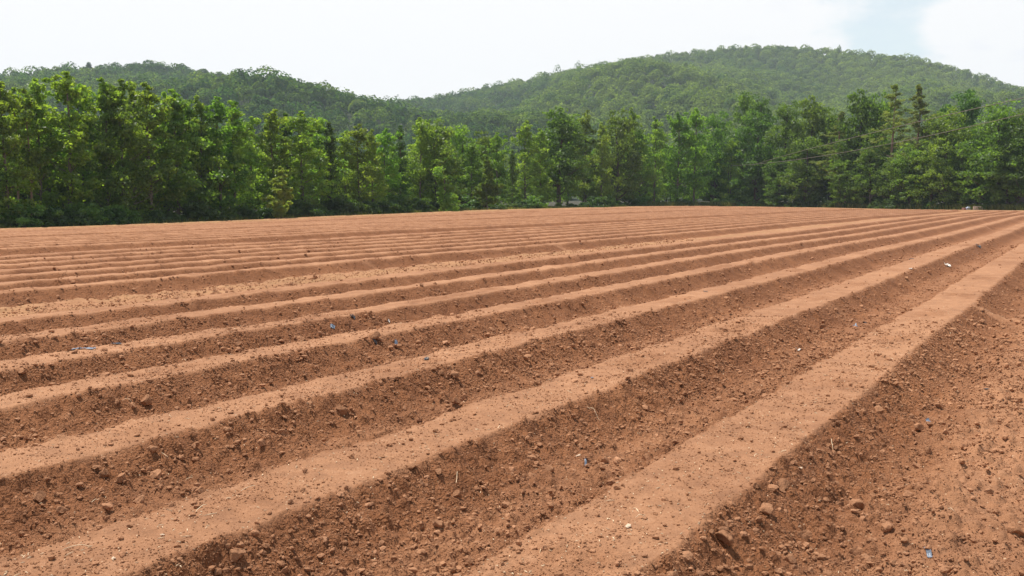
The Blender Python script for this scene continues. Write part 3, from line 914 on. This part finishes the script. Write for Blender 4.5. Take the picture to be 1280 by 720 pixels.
# straw and chaff
def stalk(px, py, length_px, ang, label, w=.0022):
    x, y, z = ground_hit(px, py)
    L = length_px / F * y * .8
    r_ = np.random.default_rng(int(px * 7 + py))
    t = np.linspace(-.5, .5, 7)
    bend = r_.normal(0, .12)
    xs = x + L * (t * math.cos(ang) - bend * (t * t) * math.sin(ang)); ys = y + L * 1.3 * (t * math.sin(ang) + bend * (t * t) * math.cos(ang))
    zs = height(xs, ys, True, np.full(7, .012))[0] + .008 + .012 * np.sin((t + .5) * 3.1)
    c, f = tube(np.stack([xs - x, ys - y, zs - z], -1), w * (1 - .4 * np.abs(t)), 5)
    o = link('straw_stalk', make_mesh('straw_stalk', c, f, True, None, [M_STRAW]), None, (x, y, z))
    tag(o, label, 'straw', 'dry stalks on the soil')
for s in [(252, 637, 26, 1.3, 'pale bent straw standing up from the lower left furrow'),
          (310, 612, 22, .5, 'pale straw in the furrow left of the lowest bed'),
          (120, 632, 18, 1.4, 'upright straw among dark clods in the lower left furrow'),
          (97, 688, 42, .35, 'long pale straw lying at the rim of the lowest left bed'),
          (240, 600, 20, .9, 'thin straw by the crumbling clod at the left'),
          (637, 511, 14, .6, 'short thick straw on the second bed in the centre'),
          (624, 536, 12, 1.2, 'forked pale straw on the second bed in the centre'),
          (742, 520, 22, -.5, 'curved brown stalk on the bank right of centre'),
          (571, 605, 18, 1.5, 'thin upright straw on the central furrow bank'),
          (536, 449, 8, .4, 'straw bit beside a black scrap on the third bed'),
          (1188, 654, 18, -.3, 'straw lying on the right-hand ground above the grey-blue scrap'),
          (1040, 556, 13, 1.4, 'pale husk standing on the right slope of the broad bed'),
          (800, 648, 14, .1, 'short flat straw above the pale flat stone'),
          (945, 570, 12, .7, 'straw bit in the middle of the broad nearest bed'),
          (160, 503, 18, .25, 'pale straw at the edge of the third bed near the left border')]:
    stalk(*s)
# fine chaff everywhere: uncountable
r = np.random.default_rng(61)
n = 6000
rad = np.exp(r.uniform(math.log(3.6), math.log(16), n)); a = r.uniform(-.7, .7, n)
x, y = rad * np.sin(a), rad * np.cos(a)
z, rough, d = height(x, y, True, np.full(n, .012))
k = r.random(n) < np.where(rough < .5, .9, .35)
x, y, z, rad = x[k], y[k], z[k], rad[k]; n = len(x)
an = r.uniform(0, 6.28, n); L = r.uniform(.003, .011, n) * (1 + 2.2 * (r.random(n) < .06)); W = r.uniform(.001, .0022, n) + .0001 * rad
tx = np.stack([np.cos(an), np.sin(an), r.normal(0, .25, n)], -1) * L[:, None]; ty = np.stack([-np.sin(an), np.cos(an), 0 * an], -1) * W[:, None]
c0 = np.stack([x, y, z + .007], -1); hz = np.array([0, 0, .0016])
top = np.stack([c0 - tx, c0 + ty + hz, c0 + tx, c0 - ty + hz], 1); bot = top - np.array([0, 0, .004])
cv = np.concatenate([top, bot], 1).reshape(-1, 3)
q = np.array([(0, 3, 2, 1), (4, 5, 6, 7), (0, 1, 5, 4), (1, 2, 6, 5), (2, 3, 7, 6), (3, 0, 4, 7)])
fa = (q[None] + (np.arange(n) * 8)[:, None, None]).reshape(-1, 4)
tag(link('straw_chaff', make_mesh('straw_chaff', cv, fa, False, None, [M_STRAW])), 'fine pale chaff scattered over the soil', 'chaff', kind='stuff')

# torn scraps of plastic film
def scrap(px, py, wpx, hpx, mat, label, seed, slack=.35):
    r_ = np.random.default_rng(seed)
    x, y, z = ground_hit(px, py)
    W = wpx / F * y * .7; Hh = hpx / F * y * 1.6
    nu, nv = 14, 7
    u, v = np.meshgrid(np.linspace(-.5, .5, nu), np.linspace(-.5, .5, nv), indexing='ij')
    tear = 1 + .5 * noise(u * 4 + seed, v * 0, seed)
    gx = x + W * u; gy = y + Hh * v * tear + .15 * W * u
    gz = height(gx, gy, True, np.full(gx.shape, .03))[0] + .010 + slack * .5 * min(W, .12) * np.abs(noise(u * 5 + seed, v * 4, seed + 3))
    top = np.stack([gx - x, gy - y, gz - z], -1).reshape(-1, 3)
    bot = top - np.array([0, 0, .002])
    f = grid_faces(nu, nv); k = nu * nv
    rim = np.concatenate([np.arange(nu) * nv, (nu - 1) * nv + np.arange(1, nv), (np.arange(nu - 1)[::-1]) * nv + nv - 1, np.arange(1, nv - 1)[::-1]])
    nx = np.roll(rim, -1)
    side = np.stack([rim, nx, nx + k, rim + k], -1)
    me = make_mesh('plastic_scrap', np.concatenate([top, bot]), np.concatenate([f[:, ::-1], f + k, side]), True, None, [mat])
    tag(link('plastic_scrap', me, None, (x, y, z)), label, 'scrap', 'torn plastic film on the soil')
for i, sdat in enumerate([
    (104, 437, 40, 4, M_BLUE, 'long blue-grey film strip along the left bed edge'),
    (146, 430, 16, 5, M_BLACK, 'dark crumpled film tuft right of the long blue-grey strip'),
    (533, 449, 8, 5, M_BLACK, 'black scrap on the bed left of centre'),
    (469, 430, 7, 5, M_BLACK, 'black scrap on the bank above the large squarish clod'),
    (495, 431, 5, 6, M_BLUE, 'small blue scrap on the bank right of a black scrap'),
    (416, 412, 7, 5, M_BLUE, 'small blue-grey scrap in the furrow at the left middle'),
    (441, 398, 8, 5, M_BLACK, 'dark scrap higher up the bank in the left middle'),
    (484, 401, 9, 3, M_WHITE, 'pale scrap at the furrow rim in the left middle'),
    (1081, 404, 9, 4, M_BLACK, 'black scrap at the furrow foot beside a reddish clod'),
    (1069, 408, 6, 4, M_BLUE, 'bluish scrap left of the black furrow-foot scrap'),
    (1139, 324, 9, 3, M_BLACK, 'flat dark scrap on the second bed towards the right'),
    (1184, 332, 9, 6, M_WHITE, 'bright white crumpled scrap in the right furrow'),
    (1223, 309, 9, 3, M_BLACK, 'dark flat scrap in the furrow beyond the white scrap'),
    (1138, 337, 5, 3, M_WHITE, 'tiny pale scrap on the bank left of the white crumpled scrap'),
    (882, 365, 7, 4, M_BLACK, 'dark scrap on the bed top at the right middle'),
    (1161, 528, 7, 6, M_BLUE, 'pale blue scrap on the right ground beside a round clod'),
    (1160, 694, 8, 11, M_BLUE, 'grey-blue curled scrap at the lower right'),
    (1233, 491, 8, 5, M_BLACK, 'black scrap in the upper right open ground'),
    (740, 474, 5, 3, M_BLUE, 'tiny blue scrap on the bed at the centre right'),
    (732, 588, 4, 5, M_BLUE, 'tiny dark-blue scrap under the cream stone'),
    (998, 441, 12, 3, M_WHITE, 'white torn scrap at the left rim of the broad bed'),
    ]):
    scrap(*sdat, 500 + i)

# ------------------------------------------------------------------ pole, wires, things at the far right corner
px0 = 909; Yp = edge_Y(px0, 2.6); xp = (px0 - 640) / F * Yp
gz = float(base_z(np.array(xp), np.array(Yp))) - .12
ztop = at_distance(px0, 203, Yp)[2]
po = link('utility_pole', None, None, (xp, Yp, gz))
tag(po, 'thin weathered wooden utility pole half hidden among the yellow-green trees', 'pole')
c, f = tube(np.array([(0, 0, 0), (.02, 0, (ztop - gz) * .5), (0, 0, ztop - gz + .25), (0, 0, ztop - gz + .27)]), [.10, .09, .08, .02], 10)
link('pole', make_mesh('pole', c, f, True, None, [M_POLE]), po)
c, f = merge([tube(np.array([(0, -.02, ztop - gz), (0, -.13, ztop - gz), (0, -.2, ztop - gz)]), [.03, .055, .03], 8)])
link('insulator', make_mesh('insulator', c, f, True, None, [M_WHITE]), po)

def wire(p0, p1, obs, label):
    ts, zs = [], []
    for (u, v) in obs:
        k = (u - 640) / F
        t = (k * p0[1] - p0[0]) / ((p1[0] - p0[0]) - k * (p1[1] - p0[1]))
        yy = p0[1] + t * (p1[1] - p0[1])
        ts.append(t); zs.append(at_distance(u, v, yy)[2])
    q_ = np.polyfit(ts, zs, 2 if len(obs) > 2 else 1)
    t = np.linspace(0, 1, 60)
    pts_ = np.stack([p0[0] + t * (p1[0] - p0[0]), p0[1] + t * (p1[1] - p0[1]), np.polyval(q_, t)], -1)
    c, f = tube(pts_, .027, 6)
    tag(link('power_line', make_mesh('power_line', c, f, True, None, [M_WIRE])), label, 'wire')
wire((xp, Yp - .2), (46, 58), [(950, 204.4), (1014, 196.7), (1094, 183), (1142, 172), (1222, 154), (1280, 141)], 'lower and longer of the two wires slanting up across the right-hand trees')
wire((40.8, 172), (43, 58), [(1041, 177.5), (1094, 164), (1170, 145.6)], 'upper and shorter of the two wires crossing the tall pines')

def corner_thing(px, back):
    Yd = edge_Y(px, back); x = (px - 640) / F * Yd
    return x, Yd, float(base_z(np.array(x), np.array(Yd))) - DEPTH * .55 - .02
x, y, z = corner_thing(1221.5, -.3)
o = link('concrete_block', None, None, (x, y, z)); o.rotation_euler = (0, 0, -.3)
tag(o, 'low pale pinkish block on the grass at the far right field corner', 'block')
W = 12.5 / F * y
def bevel_box(sx, sy, sz, b):
    co, fa = merge([box(-sx / 2, sx / 2, -sy / 2, sy / 2, 0.0, sz - b), box(-sx / 2 + b, sx / 2 - b, -sy / 2 + b, sy / 2 - b, sz - b + .002, sz)])
    return co, fa
link('block', make_mesh('block', *bevel_box(W, .7, .52, .04), False, None, [M_PALE]), o)
c, f = merge([tube(np.array([(s * W * .3, 0, .5), (s * W * .3, 0, .62), (s * W * .3 + .12, 0, .62), (s * W * .3 + .12, 0, .5)]), .014, 6) for s in (-1, 1)])
link('lifting_loop', make_mesh('lifting_loop', c, f, True, None, [M_ROOF]), o)
x, y, z = corner_thing(1207, -.5)
o = link('covered_bundle', None, None, (x, y, z)); o.scale = (.8, .8, .75); o.rotation_euler = (0, 0, .2)
tag(o, 'small bluish-white sheeted bundle with a red end at the far right field corner', 'bundle')
v = lump(V4, 981, .15); v[:, 2] = np.maximum(v[:, 2], -.35) + .35
link('sheet', make_mesh('sheet', v * np.array([.62, .5, .62]) + np.array([.3, 0, 0]), F4, True, None, [M_BUNDLE]), o)
v = lump(V4, 983, .15); v[:, 2] = np.maximum(v[:, 2], -.3) + .3
link('red_end', make_mesh('red_end', v * np.array([.45, .4, .45]) + np.array([-.55, 0, 0]), F4, True, None, [M_REDC]), o)
# shed mostly hidden by leaves at the right border
x, y, z = corner_thing(1284, 2.0)
o = link('shed', None, None, (x, y + .3, z)); o.rotation_euler = (0, 0, -.5)
tag(o, 'low dark shed with a rusty brown roof at the right border under the trees', 'shed')
link('wall', make_mesh('wall', *box(-1.3, 1.3, -1, 1, 0, 2.0), False, None, [M_SHED]), o)
rc, rf = box(-1.6, 1.6, -1.35, 1.35, 2.0, 2.09); rc[:, 2] += (rc[:, 1] + 1.35) * .22
link('roof', make_mesh('roof', rc, rf, False, None, [M_ROOF]), o)

# ------------------------------------------------------------------ air
hz = bpy.data.materials.new('haze'); nt = NT(hz)
pv = nt.n('ShaderNodeVolumePrincipled', ins={'Density': .0002, 'Color': (.80, .90, 1.0, 1), 'Anisotropy': .1})
oo = nt.n('ShaderNodeOutputMaterial'); nt.l(pv.outputs[0], oo.inputs['Volume'])
me = make_mesh('haze', *box(-1700, 1700, -1700, 1700, -4.2, 215), False, None, [hz])
tag(link('haze', me), 'thin pale air over the whole valley', kind='stuff')

# ------------------------------------------------------------------ light and sky
SUN_EL, SUN_AZ = math.radians(69), math.radians(-62)       # azimuth right of straight ahead (+Y)
sun = bpy.data.lights.new('sun', 'SUN'); sun.energy = 5.0; sun.angle = math.radians(.53); sun.color = (1.0, .955, .88)
so = link('sun', sun)
so.rotation_euler = (math.radians(90) - SUN_EL, 0, math.pi - SUN_AZ)
w = bpy.data.worlds.new('World'); scene.world = w; w.use_nodes = True
nt = NT.__new__(NT); nt.t = w.node_tree; nt.t.nodes.clear()
sky = nt.n('ShaderNodeTexSky', sky_type='NISHITA', sun_disc=False, sun_elevation=SUN_EL, sun_rotation=SUN_AZ)
tc = nt.n('ShaderNodeTexCoord')
sep = nt.n('ShaderNodeSeparateXYZ'); nt.l(tc.outputs['Generated'], sep.inputs[0])
azn = math_n(nt, 'ARCTAN2', sep.outputs[0], sep.outputs[1]); eln = math_n(nt, 'ARCSINE', sep.outputs[2])
cv = nt.n('ShaderNodeCombineXYZ'); nt.l(azn, cv.inputs[0]); nt.l(math_n(nt, 'MULTIPLY', eln, 1.7), cv.inputs[1])
n1 = nt.n('ShaderNodeTexNoise', ins={'Scale': 5.5, 'Detail': 8, 'Roughness': .55}); nt.l(cv.outputs[0], n1.inputs['Vector'])
n2 = nt.n('ShaderNodeTexNoise', ins={'Scale': 13.0, 'Detail': 6, 'Roughness': .5})
cv2 = nt.n('ShaderNodeCombineXYZ'); nt.l(math_n(nt, 'ADD', azn, 3.1), cv2.inputs[0]); nt.l(math_n(nt, 'MULTIPLY', eln, 3.2), cv2.inputs[1]); nt.l(cv2.outputs[0], n2.inputs['Vector'])
# cloud cover: solid bright haze towards the sun, broken cloud to the right of it
glare = nt.n('ShaderNodeMapRange', ins={1: .12, 2: .36, 3: .42, 4: .12}); nt.l(azn, glare.inputs[0])
dens = math_n(nt, 'ADD', n1.outputs[0], glare.outputs[0])
for (ga, ge, gr, gs) in ((.335, .172, .055, .30), (.395, .200, .035, .25), (.36, .118, .03, .18)):      # gaps in the cloud to the right
    dx = math_n(nt, 'DIVIDE', math_n(nt, 'SUBTRACT', azn, ga), gr); dy = math_n(nt, 'DIVIDE', math_n(nt, 'SUBTRACT', eln, ge), gr)
    g_ = math_n(nt, 'EXPONENT', math_n(nt, 'MULTIPLY', math_n(nt, 'ADD', math_n(nt, 'MULTIPLY', dx, dx), math_n(nt, 'MULTIPLY', dy, dy)), -1.0))
    dens = math_n(nt, 'SUBTRACT', dens, math_n(nt, 'MULTIPLY', g_, gs))
cm = nt.n('ShaderNodeMapRange', interpolation_type='SMOOTHSTEP', ins={1: .42, 2: .58, 3: .52, 4: 1.0}); nt.l(dens, cm.inputs[0])
shade = nt.n('ShaderNodeMapRange', interpolation_type='SMOOTHSTEP', ins={1: .50, 2: .68, 3: 0.0, 4: 1.0}); nt.l(n2.outputs[0], shade.inputs[0])
shade_r = math_n(nt, 'MULTIPLY', shade.outputs[0], math_n(nt, 'SUBTRACT', 1.0, math_n(nt, 'MULTIPLY', glare.outputs[0], 2.38)))
CL = 11.7
cc_ = mixc(nt, shade_r, (CL, CL, CL), (CL * .93, CL * .94, CL * .98))
skyb = mixc(nt, 1.0, sky.outputs[0], (1.9, 2.0, 1.75), 'MULTIPLY')
low = nt.n('ShaderNodeMapRange', interpolation_type='SMOOTHSTEP', ins={1: .30, 2: .70, 3: 1.0, 4: .12}); nt.l(eln, low.inputs[0])
final = mixc(nt, math_n(nt, 'MULTIPLY', cm.outputs[0], low.outputs[0]), skyb, cc_)
bg = nt.n('ShaderNodeBackground', ins={'Strength': .075}); nt.l(final, bg.inputs[0])
wo = nt.n('ShaderNodeOutputWorld'); nt.l(bg.outputs[0], wo.inputs[0])

cam = bpy.data.cameras.new('camera'); co_ = link('camera', cam)
cam.sensor_width = 36; cam.lens = 36 * F / 1280; cam.clip_end = 20000; cam.clip_start = .05
co_.location = (0, 0, CAM_Z); co_.rotation_euler = (math.radians(90) - PHI, 0, 0)
scene.camera = co_

vs = scene.view_settings
vs.view_transform = 'Standard'; vs.look = 'None'; vs.gamma = 1; vs.exposure = .25; vs.use_curve_mapping = False
cy = scene.cycles
cy.max_bounces = 8; cy.diffuse_bounces = 5; cy.glossy_bounces = 2; cy.transmission_bounces = 4; cy.transparent_max_bounces = 4; cy.volume_bounces = 0
cy.use_denoising = True
cy.use_adaptive_sampling = False
cy.sample_clamp_indirect = 2.0
scene.render.film_transparent = False
print('done', time.time() - T0)
